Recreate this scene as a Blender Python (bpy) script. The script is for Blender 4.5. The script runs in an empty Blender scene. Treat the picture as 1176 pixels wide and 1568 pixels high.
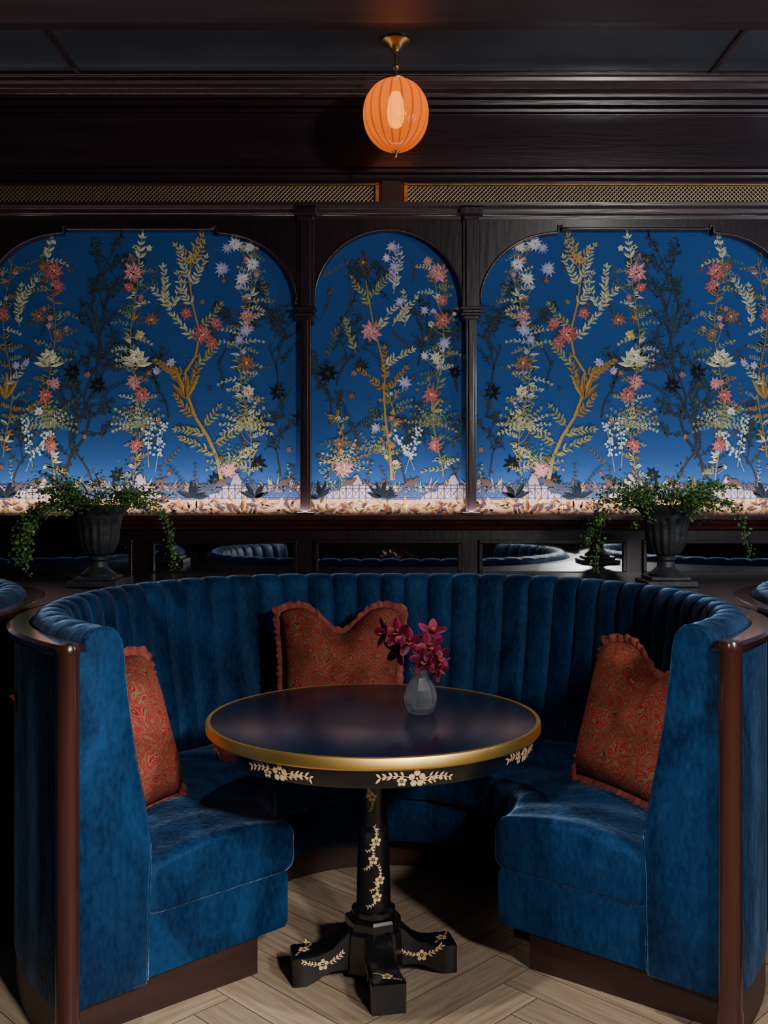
import bpy, bmesh, math, random
from math import sin, cos, pi, radians, sqrt, exp
from mathutils import Vector, Matrix
random.seed(7)
SC = bpy.context.scene
COL = SC.collection

# ------------------------------------------------------------------ helpers
def link(o, parent=None):
    COL.objects.link(o)
    if parent: o.parent = parent
    return o
def empty(name, loc=(0,0,0)):
    e = bpy.data.objects.new(name, None); e.location = loc; e.empty_display_size = .1
    return link(e)
def mk(name, verts, faces, mat, parent=None, smooth=False, cols=None, uvs=None, recalc=True, loc=None):
    me = bpy.data.meshes.new(name)
    me.from_pydata([tuple(v) for v in verts], [], faces)
    if cols:
        a = me.color_attributes.new('Col', 'FLOAT_COLOR', 'POINT')
        for i, c in enumerate(cols): a.data[i].color = (c[0], c[1], c[2], 1)
    if uvs:
        l = me.uv_layers.new(name='UVMap')
        for lp in me.loops: l.data[lp.index].uv = uvs[lp.vertex_index]
    if recalc:
        bm = bmesh.new(); bm.from_mesh(me); bmesh.ops.recalc_face_normals(bm, faces=bm.faces); bm.to_mesh(me); bm.free()
    if smooth:
        for p in me.polygons: p.use_smooth = True
    if mat: me.materials.append(mat)
    o = bpy.data.objects.new(name, me)
    if loc: o.location = loc
    return link(o, parent)
def bevel(o, w=.004, seg=2, ang=35):
    m = o.modifiers.new('bev', 'BEVEL'); m.width = w; m.segments = seg; m.limit_method = 'ANGLE'; m.angle_limit = radians(ang)
    return o
def autosmooth(o, deg=40):
    me = o.data
    for p in me.polygons: p.use_smooth = True
    bm = bmesh.new(); bm.from_mesh(me)
    for e in bm.edges:
        if len(e.link_faces) == 2 and e.calc_face_angle(0) > radians(deg): e.smooth = False
    bm.to_mesh(me); bm.free()
    return o
def box(name, x0, x1, y0, y1, z0, z1, mat, parent=None, bev=0):
    v = [(x, y, z) for x in (x0, x1) for y in (y0, y1) for z in (z0, z1)]
    f = [(0,1,3,2),(4,6,7,5),(0,4,5,1),(2,3,7,6),(0,2,6,4),(1,5,7,3)]
    o = mk(name, v, f, mat, parent)
    if bev: bevel(o, bev)
    return o
def extr_x(name, prof, x0, x1, mat, parent=None):
    n = len(prof)
    v = [(x0, p[0], p[1]) for p in prof] + [(x1, p[0], p[1]) for p in prof]
    f = [(i, (i+1) % n, n+(i+1) % n, n+i) for i in range(n)] + [tuple(range(n)), tuple(range(2*n-1, n-1, -1))]
    o = mk(name, v, f, mat, parent); bevel(o, .002, 2); return o
def lathe(name, prof, mat, parent=None, seg=64, center=(0,0), rf=None, smooth=True, deg=35, cap=False):
    v = []; f = []
    for (r, z) in prof:
        for i in range(seg):
            a = 2*pi*i/seg
            rr = r*(rf(a, z) if rf else 1)
            v.append((center[0]+rr*cos(a), center[1]+rr*sin(a), z))
    n = len(prof)
    for j in range(n-1):
        for i in range(seg):
            k = (i+1) % seg
            f.append((j*seg+i, j*seg+k, (j+1)*seg+k, (j+1)*seg+i))
    if cap:
        f.append(tuple(range(seg-1, -1, -1))); f.append(tuple((n-1)*seg+i for i in range(seg)))
    o = mk(name, v, f, mat, parent)
    if smooth: autosmooth(o, deg)
    return o
def tube(name, pts, rad, mat, parent=None, seg=8):
    pts = [Vector(p) for p in pts]; v = []; f = []
    n = len(pts)
    for i, p in enumerate(pts):
        t = (pts[min(i+1, n-1)]-pts[max(i-1, 0)]).normalized()
        a = t.cross(Vector((0, 0, 1)))
        if a.length < .05: a = t.cross(Vector((1, 0, 0)))
        a.normalize(); b = t.cross(a)
        r = rad(i/(n-1)) if callable(rad) else rad
        for k in range(seg):
            an = 2*pi*k/seg
            v.append(p+(a*cos(an)+b*sin(an))*r)
    for i in range(n-1):
        for k in range(seg):
            kk = (k+1) % seg
            f.append((i*seg+k, i*seg+kk, (i+1)*seg+kk, (i+1)*seg+k))
    f.append(tuple(range(seg))); f.append(tuple((n-1)*seg+k for k in range(seg-1, -1, -1)))
    return mk(name, v, f, mat, parent, smooth=True)

# ------------------------------------------------------------------ materials
def newmat(name):
    m = bpy.data.materials.new(name); m.use_nodes = True
    nt = m.node_tree; nt.nodes.clear()
    out = nt.nodes.new('ShaderNodeOutputMaterial'); b = nt.nodes.new('ShaderNodeBsdfPrincipled')
    nt.links.new(b.outputs[0], out.inputs[0])
    return m, nt, b, out
def N(nt, t, **kw):
    n = nt.nodes.new(t)
    for k, v in kw.items():
        if k in n.inputs.keys(): n.inputs[k].default_value = v
        else: setattr(n, k, v)
    return n
def noisemat(name, c1, c2, scale=5, rough=.5, metal=0, bump=0, bscale=None, coat=0, stretch=(1,1,1), sheen=0, sheent=(1,1,1), detail=4, spec=.5):
    m, nt, b, out = newmat(name)
    tc = N(nt, 'ShaderNodeTexCoord'); mp = N(nt, 'ShaderNodeMapping'); mp.inputs['Scale'].default_value = stretch
    nt.links.new(tc.outputs['Object'], mp.inputs[0])
    no = N(nt, 'ShaderNodeTexNoise'); no.inputs['Scale'].default_value = scale; no.inputs['Detail'].default_value = detail
    nt.links.new(mp.outputs[0], no.inputs[0])
    cr = N(nt, 'ShaderNodeValToRGB'); cr.color_ramp.elements[0].position = .3; cr.color_ramp.elements[1].position = .7
    cr.color_ramp.elements[0].color = (*c1, 1); cr.color_ramp.elements[1].color = (*c2, 1)
    nt.links.new(no.outputs[0], cr.inputs[0]); nt.links.new(cr.outputs[0], b.inputs['Base Color'])
    b.inputs['Roughness'].default_value = rough; b.inputs['Metallic'].default_value = metal
    b.inputs['Coat Weight'].default_value = coat; b.inputs['Coat Roughness'].default_value = .12
    b.inputs['Sheen Weight'].default_value = sheen; b.inputs['Sheen Tint'].default_value = (*sheent, 1)
    b.inputs['Specular IOR Level'].default_value = spec
    if bump:
        n2 = N(nt, 'ShaderNodeTexNoise'); n2.inputs['Scale'].default_value = bscale or scale; n2.inputs['Detail'].default_value = 3
        nt.links.new(mp.outputs[0], n2.inputs[0])
        bp = N(nt, 'ShaderNodeBump'); bp.inputs['Strength'].default_value = bump; bp.inputs['Distance'].default_value = .01
        nt.links.new(n2.outputs[0], bp.inputs['Height']); nt.links.new(bp.outputs[0], b.inputs['Normal'])
    return m
WOOD = noisemat('dark_plum_wood', (.012,.005,.008), (.026,.011,.015), 9, .3, bump=.1, bscale=50, coat=.4, stretch=(.12,1,1.6))
BEAMM = noisemat('dark_beam_wood', (.010,.005,.008), (.022,.010,.015), 9, .45, bump=.08, bscale=40, stretch=(.12,1,1.6), spec=.35)
WOODV = noisemat('dark_plum_wood_vertical', (.008,.003,.005), (.018,.007,.010), 6, .3, bump=.1, bscale=40, coat=.35, stretch=(1,1,.15))
MAHO = noisemat('mahogany', (.028,.007,.006), (.062,.018,.012), 9, .24, bump=.05, bscale=60, coat=.7, stretch=(1,1,.08))
PLINTH = noisemat('plinth_wood', (.024,.008,.007), (.046,.016,.012), 7, .45, stretch=(.2,.2,2))
BLACKL = noisemat('black_lacquer', (.004,.004,.005), (.007,.007,.008), 4, .25, coat=.3)
NAVYL = noisemat('navy_lacquer_top', (.003,.004,.012), (.004,.006,.018), 3, .22, coat=.0, spec=.32)
BRASS = noisemat('brass', (.80,.50,.12), (.90,.58,.17), 12, .42, metal=1)
AGEDBR = noisemat('aged_brass', (.22,.14,.055), (.42,.27,.11), 20, .36, metal=1)
GOLD = noisemat('gold_paint', (.78,.50,.24), (1,.72,.38), 60, .45, metal=.25)
URN = noisemat('black_iron', (.014,.015,.018), (.032,.034,.038), 30, .5, bump=.2, bscale=80)
GLASSM, nt, b, out = newmat('clear_glass')
b.inputs['Transmission Weight'].default_value = 1; b.inputs['Roughness'].default_value = .01; b.inputs['IOR'].default_value = 1.46
b.inputs['Base Color'].default_value = (1,1,1,1)
gl=N(nt,'ShaderNodeBsdfGlossy'); gl.inputs['Color'].default_value=(1,1,1,1); gl.inputs['Roughness'].default_value=.22
ms=N(nt,'ShaderNodeMixShader'); ms.inputs[0].default_value=.14
nt.links.new(b.outputs[0],ms.inputs[1]); nt.links.new(gl.outputs[0],ms.inputs[2])
tl=N(nt,'ShaderNodeBsdfTranslucent'); tl.inputs[0].default_value=(.9,.95,1,1)
m3_=N(nt,'ShaderNodeMixShader'); m3_.inputs[0].default_value=.12
nt.links.new(ms.outputs[0],m3_.inputs[1]); nt.links.new(tl.outputs[0],m3_.inputs[2]); nt.links.new(m3_.outputs[0],out.inputs[0])
MIRROR, nt, b, _ = newmat('mirror_glass')
b.inputs['Metallic'].default_value = 1; b.inputs['Roughness'].default_value = .03; b.inputs['Base Color'].default_value = (.85,.87,.88,1)

def velvet(name, dark, light):
    m, nt, b, out = newmat(name)
    tc = N(nt, 'ShaderNodeTexCoord')
    mp = N(nt, 'ShaderNodeMapping'); mp.inputs['Scale'].default_value = (1,1,.5)
    nt.links.new(tc.outputs['Object'], mp.inputs[0])
    n1 = N(nt, 'ShaderNodeTexNoise'); n1.inputs['Scale'].default_value = 4.0; n1.inputs['Detail'].default_value = 4; n1.inputs['Distortion'].default_value = 1.8
    n2 = N(nt, 'ShaderNodeTexNoise'); n2.inputs['Scale'].default_value = 75; n2.inputs['Detail'].default_value = 4
    nt.links.new(mp.outputs[0], n1.inputs[0]); nt.links.new(mp.outputs[0], n2.inputs[0])
    mx = N(nt, 'ShaderNodeMath', operation='MULTIPLY_ADD'); mx.inputs[1].default_value = .36
    nt.links.new(n2.outputs[0], mx.inputs[0])
    m2 = N(nt, 'ShaderNodeMath', operation='MULTIPLY'); m2.inputs[1].default_value = .64
    nt.links.new(n1.outputs[0], m2.inputs[0]); nt.links.new(m2.outputs[0], mx.inputs[2])
    cr = N(nt, 'ShaderNodeValToRGB'); cr.color_ramp.elements[0].position = .38; cr.color_ramp.elements[1].position = .66
    cr.color_ramp.elements[0].color = (*dark, 1); cr.color_ramp.elements[1].color = (*light, 1)
    nt.links.new(mx.outputs[0], cr.inputs[0]); nt.links.new(cr.outputs[0], b.inputs['Base Color'])
    b.inputs['Roughness'].default_value = .55; b.inputs['Specular IOR Level'].default_value = .22; b.inputs['Specular Tint'].default_value=(.3,.6,1,1)
    sr = N(nt, 'ShaderNodeMapRange'); sr.inputs['From Min'].default_value=.4; sr.inputs['From Max'].default_value=.62; sr.inputs['To Min'].default_value=.5; sr.inputs['To Max'].default_value=1.0
    nt.links.new(mx.outputs[0], sr.inputs[0]); nt.links.new(sr.outputs[0], b.inputs['Sheen Weight'])
    b.inputs['Sheen Roughness'].default_value = .30; b.inputs['Sheen Tint'].default_value = (.34,.60,1,1)
    bp = N(nt, 'ShaderNodeBump'); bp.inputs['Strength'].default_value = .6; bp.inputs['Distance'].default_value = .012
    nt.links.new(mx.outputs[0], bp.inputs['Height']); nt.links.new(bp.outputs[0], b.inputs['Normal'])
    return m
VELVET = velvet('blue_velvet', (.0016,.010,.036), (.007,.042,.125))

def colmat(name, rough=.6, sheen=0, spec=.3):
    m, nt, b, out = newmat(name)
    a = N(nt, 'ShaderNodeAttribute'); a.attribute_name = 'Col'
    nt.links.new(a.outputs['Color'], b.inputs['Base Color'])
    b.inputs['Roughness'].default_value = rough; b.inputs['Specular IOR Level'].default_value = spec
    return m
PRINT = colmat('mural_print', .75, spec=.1)
LEAFM = colmat('foliage', .5)
PETALM = colmat('petals', .5)
MURALBG = noisemat('mural_blue', (.017,.065,.225), (.020,.074,.25), 2, .8, spec=.1)

# paisley
def paisley():
    m, nt, b, out = newmat('paisley_fabric')
    tc = N(nt, 'ShaderNodeTexCoord')
    no = N(nt, 'ShaderNodeTexNoise'); no.inputs['Scale'].default_value = 11; no.inputs['Detail'].default_value = 1
    nt.links.new(tc.outputs['Object'], no.inputs[0])
    mixv = N(nt, 'ShaderNodeMix', data_type='RGBA', blend_type='LINEAR_LIGHT'); mixv.inputs['Factor'].default_value = .055
    nt.links.new(tc.outputs['Object'], mixv.inputs['A']); nt.links.new(no.outputs['Color'], mixv.inputs['B'])
    def rings(scale, freq):
        vo = N(nt, 'ShaderNodeTexVoronoi'); vo.inputs['Scale'].default_value = scale; vo.inputs['Randomness'].default_value=.85
        nt.links.new(mixv.outputs['Result'], vo.inputs[0])
        sn = N(nt, 'ShaderNodeMath', operation='MULTIPLY'); sn.inputs[1].default_value = freq
        nt.links.new(vo.outputs['Distance'], sn.inputs[0])
        si = N(nt, 'ShaderNodeMath', operation='SINE'); nt.links.new(sn.outputs[0], si.inputs[0])
        ma = N(nt, 'ShaderNodeMath', operation='MULTIPLY_ADD'); ma.inputs[1].default_value = .5; ma.inputs[2].default_value = .5
        nt.links.new(si.outputs[0], ma.inputs[0]); return vo, ma
    vo, ma = rings(19, 22)
    cr = N(nt, 'ShaderNodeValToRGB'); r = cr.color_ramp
    r.elements[0].position = 0; r.elements[0].color = (.20,.11,.055,1)
    r.elements[1].position = 1; r.elements[1].color = (.27,.022,.018,1)
    for p, c in ((.13,(.24,.10,.05,1)),(.22,(.04,.014,.014,1)),(.34,(.22,.018,.016,1)),(.60,(.30,.028,.022,1)),(.68,(.42,.21,.14,1)),(.77,(.26,.022,.018,1))):
        e = r.elements.new(p); e.color = c
    nt.links.new(ma.outputs[0], cr.inputs[0])
    v2, m2 = rings(60, 14)
    cr3 = N(nt, 'ShaderNodeValToRGB'); cr3.color_ramp.elements[0].position=.12; cr3.color_ramp.elements[1].position=.30
    cr3.color_ramp.elements[0].color=(1,1,1,1); cr3.color_ramp.elements[1].color=(0,0,0,1)
    nt.links.new(v2.outputs['Distance'], cr3.inputs[0])
    mA = N(nt, 'ShaderNodeMix', data_type='RGBA'); nt.links.new(cr3.outputs[0], mA.inputs['Factor'])
    nt.links.new(cr.outputs[0], mA.inputs['A']); mA.inputs['B'].default_value=(.24,.12,.055,1)
    n3 = N(nt, 'ShaderNodeTexNoise'); n3.inputs['Scale'].default_value = 9
    nt.links.new(tc.outputs['Object'], n3.inputs[0])
    mx = N(nt, 'ShaderNodeMix', data_type='RGBA', blend_type='MULTIPLY'); mx.inputs['Factor'].default_value = .7
    cr2 = N(nt, 'ShaderNodeValToRGB'); cr2.color_ramp.elements[0].position=.35; cr2.color_ramp.elements[0].color = (.45,.5,.4,1); cr2.color_ramp.elements[1].position = .55
    nt.links.new(n3.outputs[0], cr2.inputs[0])
    nt.links.new(mA.outputs['Result'], mx.inputs['A']); nt.links.new(cr2.outputs[0], mx.inputs['B'])
    nt.links.new(mx.outputs['Result'], b.inputs['Base Color'])
    b.inputs['Roughness'].default_value = .85; b.inputs['Specular IOR Level'].default_value = .15
    return m
PAIS = paisley()
FRINGE = noisemat('coral_trim', (.15,.018,.014), (.38,.085,.06), 45, .85, stretch=(1,1,.3))

# ------------------------------------------------------------------ room constants (metres)
WY = 4.90            # mural plane
S = 310.2            # survey scale used on the back wall, units per metre
def wx(p): return (p-588)/S
def wz(p): return 1.45-(p-757)/S
XL, XR = -4.45, 4.49
CEIL = 3.45
CX = 594.5

# ---- floor: herringbone oak
box('floor', XL, XR, -3.5, 4.98, -.06, -.002, noisemat('subfloor', (.03,.022,.015), (.04,.03,.02), 5, .8))
def parquet():
    m, nt, b, out = newmat('oak_parquet')
    a = N(nt, 'ShaderNodeAttribute'); a.attribute_name = 'Col'
    uv = N(nt, 'ShaderNodeUVMap'); mp = N(nt, 'ShaderNodeMapping'); mp.inputs['Scale'].default_value = (3,40,1)
    nt.links.new(uv.outputs[0], mp.inputs[0])
    no = N(nt, 'ShaderNodeTexNoise'); no.inputs['Scale'].default_value = 1.6; no.inputs['Detail'].default_value = 6; no.inputs['Distortion'].default_value = .5
    nt.links.new(mp.outputs[0], no.inputs[0])
    cr = N(nt, 'ShaderNodeValToRGB'); cr.color_ramp.elements[0].position = .3; cr.color_ramp.elements[0].color = (.66,.60,.54,1); cr.color_ramp.elements[1].position = .65
    nt.links.new(no.outputs[0], cr.inputs[0])
    mx = N(nt, 'ShaderNodeMix', data_type='RGBA', blend_type='MULTIPLY'); mx.inputs['Factor'].default_value = 1
    nt.links.new(a.outputs['Color'], mx.inputs['A']); nt.links.new(cr.outputs[0], mx.inputs['B'])
    nt.links.new(mx.outputs['Result'], b.inputs['Base Color']); b.inputs['Roughness'].default_value = .5
    return m
V=[];F=[];C=[];U=[]
W=.125; L=W*5
rr = random.Random(3)
def plank(cx, cy, ang):
    g=.0012; i=len(V); ca,sa=cos(ang),sin(ang)
    t=rr.uniform(.82,1.1); c=(.50*t,.365*t,.25*t); u0=rr.uniform(0,50); v0=rr.uniform(0,50)
    for (a,b_) in ((g,g),(L-g,g),(L-g,W-g),(g,W-g)):
        V.append((cx+a*ca-b_*sa, cy+a*sa+b_*ca, 0)); C.append(c); U.append((u0+a, v0+b_))
    F.append((i,i+1,i+2,i+3))
q=cos(pi/4)
for n in range(-70,70):
    for k in range(-14,14):
        a0 = n*W + k*L; b0 = n*W - k*L
        for (px,py,vert) in ((a0,b0,0),(a0,b0+W,1)):
            if vert: X,Y,an = px+W,py,pi/2
            else: X,Y,an = px,py,0
            wxp = X*q-Y*q; wyp = X*q+Y*q+1.0
            if XL < wxp < XR and -3.3 < wyp < 4.9: plank(wxp, wyp, an+pi/4)
mk('floor_parquet', V, F, parquet(), None, cols=C, uvs=U, recalc=False)

# ---- walls / ceiling
box('wall_back', XL, XR, WY+.002, WY+.1, 0, CEIL, WOOD)
box('wall_left', XL-.1, XL, -3.5, WY+.1, 0, CEIL, WOOD)
box('wall_right', XR, XR+.1, -3.5, WY+.1, 0, CEIL, WOOD)
box('wall_front', XL-.1, XR+.1, -3.6, -3.5, 0, CEIL, WOOD)
CEILM = noisemat('ceiling_lacquer', (.018,.022,.030), (.027,.033,.045), 2, .3, coat=.5)
box('ceiling', XL, XR, -3.5, WY+.1, CEIL, CEIL+.08, CEILM)
extr_x('ceiling_beam', [(3.3,CEIL),(3.3,3.37),(3.34,3.37),(3.34,3.355),(3.42,3.355),(3.42,3.34),(3.98,3.34),(3.98,3.355),(4.03,3.36),(4.03,3.375),(4.10,3.385),(4.10,3.395),(4.17,3.40),(4.18,3.42),(4.18,CEIL)], XL, XR, BEAMM)
for i, x in enumerate((-3.1, -1.45, 1.55, 3.2)):
    box('trim_ceiling_%d' % (i+1), x-.012, x+.012, 4.18, 4.72, CEIL-.012, CEIL, WOOD, bev=.003)
extr_x('trim_cornice', [(WY,3.30),(4.865,3.30),(4.865,3.312),(4.85,3.318),(4.845,3.333),(4.815,3.338),(4.81,3.362),(4.79,3.366),(4.785,3.38),(4.745,3.392),(4.735,3.41),(4.715,3.414),(4.71,3.432),(4.69,3.435),(4.69,CEIL),(WY,CEIL)], XL, XR, WOOD)
box('trim_frieze', XL, XR, 4.875, WY+.002, wz(262), 3.30, WOOD)
extr_x('trim_picture_rail', [(WY,wz(281)),(4.86,wz(281)),(4.85,wz(277)),(4.845,wz(273)),(4.83,wz(271)),(4.825,wz(266)),(4.85,wz(263)),(4.86,wz(259)),(WY,wz(259))], XL, XR, WOOD)
extr_x('trim_architrave', [(WY,wz(340)),(4.855,wz(340)),(4.85,wz(334)),(4.835,wz(332)),(4.83,wz(326)),(4.80,wz(324)),(4.795,wz(318)),(WY,wz(318))], XL, XR, WOOD)

# ---- brass ventilation grilles
def grillemat():
    m, nt, b, out = newmat('brass_grille')
    tc = N(nt, 'ShaderNodeTexCoord'); sep = N(nt, 'ShaderNodeSeparateXYZ'); nt.links.new(tc.outputs['Object'], sep.inputs[0])
    ws=[]
    for op in ('ADD','SUBTRACT'):
        a = N(nt, 'ShaderNodeMath', operation=op); nt.links.new(sep.outputs['X'], a.inputs[0]); nt.links.new(sep.outputs['Z'], a.inputs[1])
        k = N(nt, 'ShaderNodeMath', operation='MULTIPLY'); k.inputs[1].default_value = 2*pi/.021; nt.links.new(a.outputs[0], k.inputs[0])
        s = N(nt, 'ShaderNodeMath', operation='COSINE'); nt.links.new(k.outputs[0], s.inputs[0]); ws.append(s)
    mxx = N(nt, 'ShaderNodeMath', operation='MAXIMUM'); nt.links.new(ws[0].outputs[0], mxx.inputs[0]); nt.links.new(ws[1].outputs[0], mxx.inputs[1])
    cr = N(nt, 'ShaderNodeValToRGB'); cr.color_ramp.elements[0].position=.5; cr.color_ramp.elements[1].position=.8
    cr.color_ramp.elements[0].color=(.003,.002,.002,1); cr.color_ramp.elements[1].color=(.40,.28,.14,1)
    nt.links.new(mxx.outputs[0], cr.inputs[0]); nt.links.new(cr.outputs[0], b.inputs['Base Color'])
    b.inputs['Metallic'].default_value=.6 ; b.inputs['Roughness'].default_value=.35
    bp = N(nt,'ShaderNodeBump'); bp.inputs['Strength'].default_value=.6; bp.inputs['Distance'].default_value=.003
    nt.links.new(mxx.outputs[0], bp.inputs['Height']); nt.links.new(bp.outputs[0], b.inputs['Normal'])
    return m
GRILLE = grillemat()
def grille(x0, x1):
    e = empty('ventilation_grille', ((x0+x1)/2, 4.86, wz(300)))
    mi = (-e.location[0], -4.86, -wz(300))
    def bx(n, a, b_, y0, y1, z0, z1, m, bev=0):
        return box(n, a+mi[0], b_+mi[0], y0+mi[1], y1+mi[1], z0+mi[2], z1+mi[2], m, e, bev)
    bx('mesh_panel', x0, x1, 4.872, 4.876, wz(316), wz(285), GRILLE)
    bx('frame_top', x0, x1, 4.85, 4.88, wz(288), wz(285.5), AGEDBR, .002)
    bx('frame_bottom', x0, x1, 4.84, 4.88, wz(317), wz(314.5), AGEDBR, .002)
    bx('frame_end_1', x0, x0+.018, 4.85, 4.88, wz(317), wz(284), AGEDBR, .002)
    bx('frame_end_2', x1-.018, x1, 4.85, 4.88, wz(317), wz(284), AGEDBR, .002)
grille(XL+.1, wx(580)); grille(wx(618), XR-.1)
box('trim_grille_back', XL, XR, 4.878, WY+.002, wz(319), wz(280), WOOD)
box('trim_grille_center', wx(584), wx(613), 4.85, 4.878, wz(318), wz(281), BEAMM, bev=.003)

# ---- arcade: columns and arch spandrels
side = lambda c: ('side', c, 237)
mid = lambda c: ('mid', c, 113)
panels = [side(CX-1127.5), mid(CX-751.5), side(CX-376), mid(CX), side(CX+376), mid(CX+751.5), side(CX+1127.5)]
cols_px = [CX-1378, CX-877, CX-626.5, CX-125.5, CX+125.5, CX+626.5, CX+877, CX+1378]
def arch_y(kind, dx, hw):
    a = abs(dx)
    if kind == 'mid':
        return 357+113*(1-sqrt(max(0, 1-(a/hw)**2)))
    if a < 112: return 356
    if a < 118: return 351.5
    t = (a-118)/(hw-118)
    return 362+108*(1-sqrt(max(0, 1-t*t)))
for pi_, (kind, c, hw) in enumerate(panels):
    xs = []
    n = 64
    for i in range(n+1):
        xs.append(-hw*cos(pi*i/n))
    if kind == 'side':
        xs += [-118.01,-117.99,-112.01,-111.99,111.99,112.01,117.99,118.01]; xs.sort()
    v=[]; f=[]
    for dx in xs:
        y = arch_y(kind, dx, hw); X = wx(c+dx)
        v += [(X,4.855,wz(336)), (X,4.855,wz(y)), (X,WY+.001,wz(y)), (X,WY+.001,wz(336))]
    for i in range(len(xs)-1):
        k=4*i
        for a in range(4):
            b_=(a+1)%4
            f.append((k+a,k+b_,k+4+b_,k+4+a))
    mk('trim_arch_%d' % (pi_+1), v, f, WOODV)
    pts=[(wx(c+dx), 4.852, wz(arch_y(kind,dx,hw)-2)) for dx in xs]
    tube('trim_arch_bead_%d' % (pi_+1), pts, .006, WOODV, None, 8)

for i, c in enumerate(cols_px):
    e = empty('wall_column', (wx(c), 4.86, 0))
    def bx(n, h, y0, z0, z1, bev=.003):
        return box(n, -h/S, h/S, y0-4.86, WY+.001-4.86, wz(z0), wz(z1), WOODV, e, bev)
    bx('shaft_lower', 8, 4.845, 788, 488)
    bx('shaft_lower_reed', 4, 4.835, 786, 492)
    bx('capital_1', 11, 4.835, 492, 487); bx('capital_2', 16, 4.82, 487, 483); bx('capital_3', 14, 4.825, 483, 478); bx('capital_4', 17, 4.815, 478, 474)
    bx('shaft_upper', 13, 4.845, 474, 336)
    bx('shaft_upper_reed', 8, 4.832, 474, 340)
    bx('cap_1', 12, 4.82, 342, 336); bx('cap_2', 17, 4.79, 336, 326)
    bx('foot', 13, 4.835, 790, 783)

# ---- ledge and dado with mirrors
extr_x('trim_ledge', [(WY,wz(787)),(4.80,wz(787)),(4.79,wz(789)),(4.79,wz(795)),(4.805,wz(797)),(4.815,wz(802)),(4.835,wz(804)),(4.845,wz(810)),(WY,wz(810))], XL, XR, MAHO)
box('trim_dado', XL, XR, 4.872, WY+.002, 1.0, wz(808), WOODV)
mir = [(-15,200),(240,450),(488,700),(738,950),(987,1202),(1242,1452),(1490,1700),(-263,-53),(-511,-301)]
for i,(a,b_) in enumerate(mir):
    e = empty('wall_mirror', (wx((a+b_)/2), 4.86, wz(853)))
    hw=(b_-a)/2/S; z0=wz(874)-wz(853); z1=wz(832)-wz(853)
    box('glass', -hw, hw, .004, .010, z0, z1, MIRROR, e)
    t=.02
    for nm,(x0,x1,q0,q1) in {'frame_top':(-hw-t,hw+t,z1,z1+t),'frame_bottom':(-hw-t,hw+t,z0-t,z0),'frame_1':(-hw-t,-hw,z0,z1),'frame_2':(hw,hw+t,z0,z1)}.items():
        box(nm, x0, x1, -.008, .011, q0, q1, WOODV, e, .004)

# ------------------------------------------------------------------ mural
class Shapes:
    def __init__(s): s.l=[]
    def poly(s, pts, col): s.l.append((pts, col))
def jit(c, a=.22):
    t = random.uniform(1-a, 1+a); return tuple(min(1, x*t) for x in c)
def leaf(s, x, y, ang, ln, wd, col, two=True):
    ca, sa = cos(ang), sin(ang)
    def P(a, b_): return (x+a*ca-b_*sa, y+a*sa+b_*ca)
    pr=[(0,0),(.2,.65),(.45,1),(.75,.6),(1,0)]
    c = jit(col); d = tuple(v*.55 for v in c)
    s.poly([P(a*ln,b_*wd/2) for a,b_ in pr], c)
    s.poly([P(a*ln,-b_*wd/2) for a,b_ in reversed(pr)], d if two else c)
def flower(s, x, y, r, n, col, cc=(.65,.45,.15), star=False):
    a0 = random.uniform(0, 6)
    for lay, k in ((1,1.0),(.66,1.35)):
        for i in range(n):
            a = a0+2*pi*i/n+(lay<1)*pi/n
            c = jit(tuple(min(1,v*k) for v in col), .25)
            rl = r*lay*random.uniform(.8,1.1)
            leaf(s, x, y, a, rl, r*lay*(.5 if star else .8)*6/n*.85, c)
    s.poly([(x+r*.18*cos(2*pi*i/7), y+r*.18*sin(2*pi*i/7)) for i in range(7)], cc)
def stem(s, pts, w, col, w2=None):
    w2 = w if w2 is None else w2
    n=len(pts)
    for i in range(n-1):
        x0,y0=pts[i];x1,y1=pts[i+1]
        d=math.hypot(x1-x0,y1-y0) or 1; nx,ny=-(y1-y0)/d,(x1-x0)/d
        a=w+(w2-w)*i/(n-1); b_=w+(w2-w)*(i+1)/(n-1)
        s.poly([(x0+nx*a/2,y0+ny*a/2),(x1+nx*b_/2,y1+ny*b_/2),(x1-nx*b_/2,y1-ny*b_/2),(x0-nx*a/2,y0-ny*a/2)], col)
def curve(x, y, ang, ln, bend, n=8):
    p=[(x,y)]
    for i in range(n):
        ang += bend/n; x += ln/n*cos(ang); y += ln/n*sin(ang); p.append((x,y))
    return p
def spray(s, x, y, ang, ln, bend, col, ll=10, lw=4, stemc=None, n=None):
    n = n or max(4, int(ln/6))
    p = curve(x, y, ang, ln, bend, n)
    stem(s, p, 1.2, stemc or tuple(v*.6 for v in col), .6)
    for i in range(1, n+1):
        a = math.atan2(p[i][1]-p[i-1][1], p[i][0]-p[i-1][0]); k = 1-.4*i/n
        for sg in (-1, 1):
            if random.random()<.08: continue
            leaf(s, p[i][0], p[i][1], a+sg*random.uniform(.45,1.0), ll*k*random.uniform(.75,1.2), lw*k*.85, col)
    leaf(s, p[-1][0], p[-1][1], a, ll*.7, lw*.7, col)
def tree(s, x, y, ang, ln, depth, col, leafc, w=3):
    p = curve(x, y, ang, ln, random.uniform(-.9,.9), 6)
    stem(s, p, w, col, w*.6)
    if depth == 0:
        for k in range(5):
            q=p[random.randint(2,6)]; leaf(s, q[0], q[1], random.uniform(0,6.3), random.uniform(6,11), 3.2, leafc)
        return
    for k in range(2 if depth > 1 else 3):
        q = p[random.randint(3,6)]
        tree(s, q[0], q[1], ang+random.uniform(-.8,.8), ln*random.uniform(.6,.8), depth-1, col, leafc, w*.65)
    for k in range(3):
        q=p[random.randint(1,6)]; leaf(s, q[0], q[1], random.uniform(0,6.3), random.uniform(6,12), 3.5, leafc)
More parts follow.
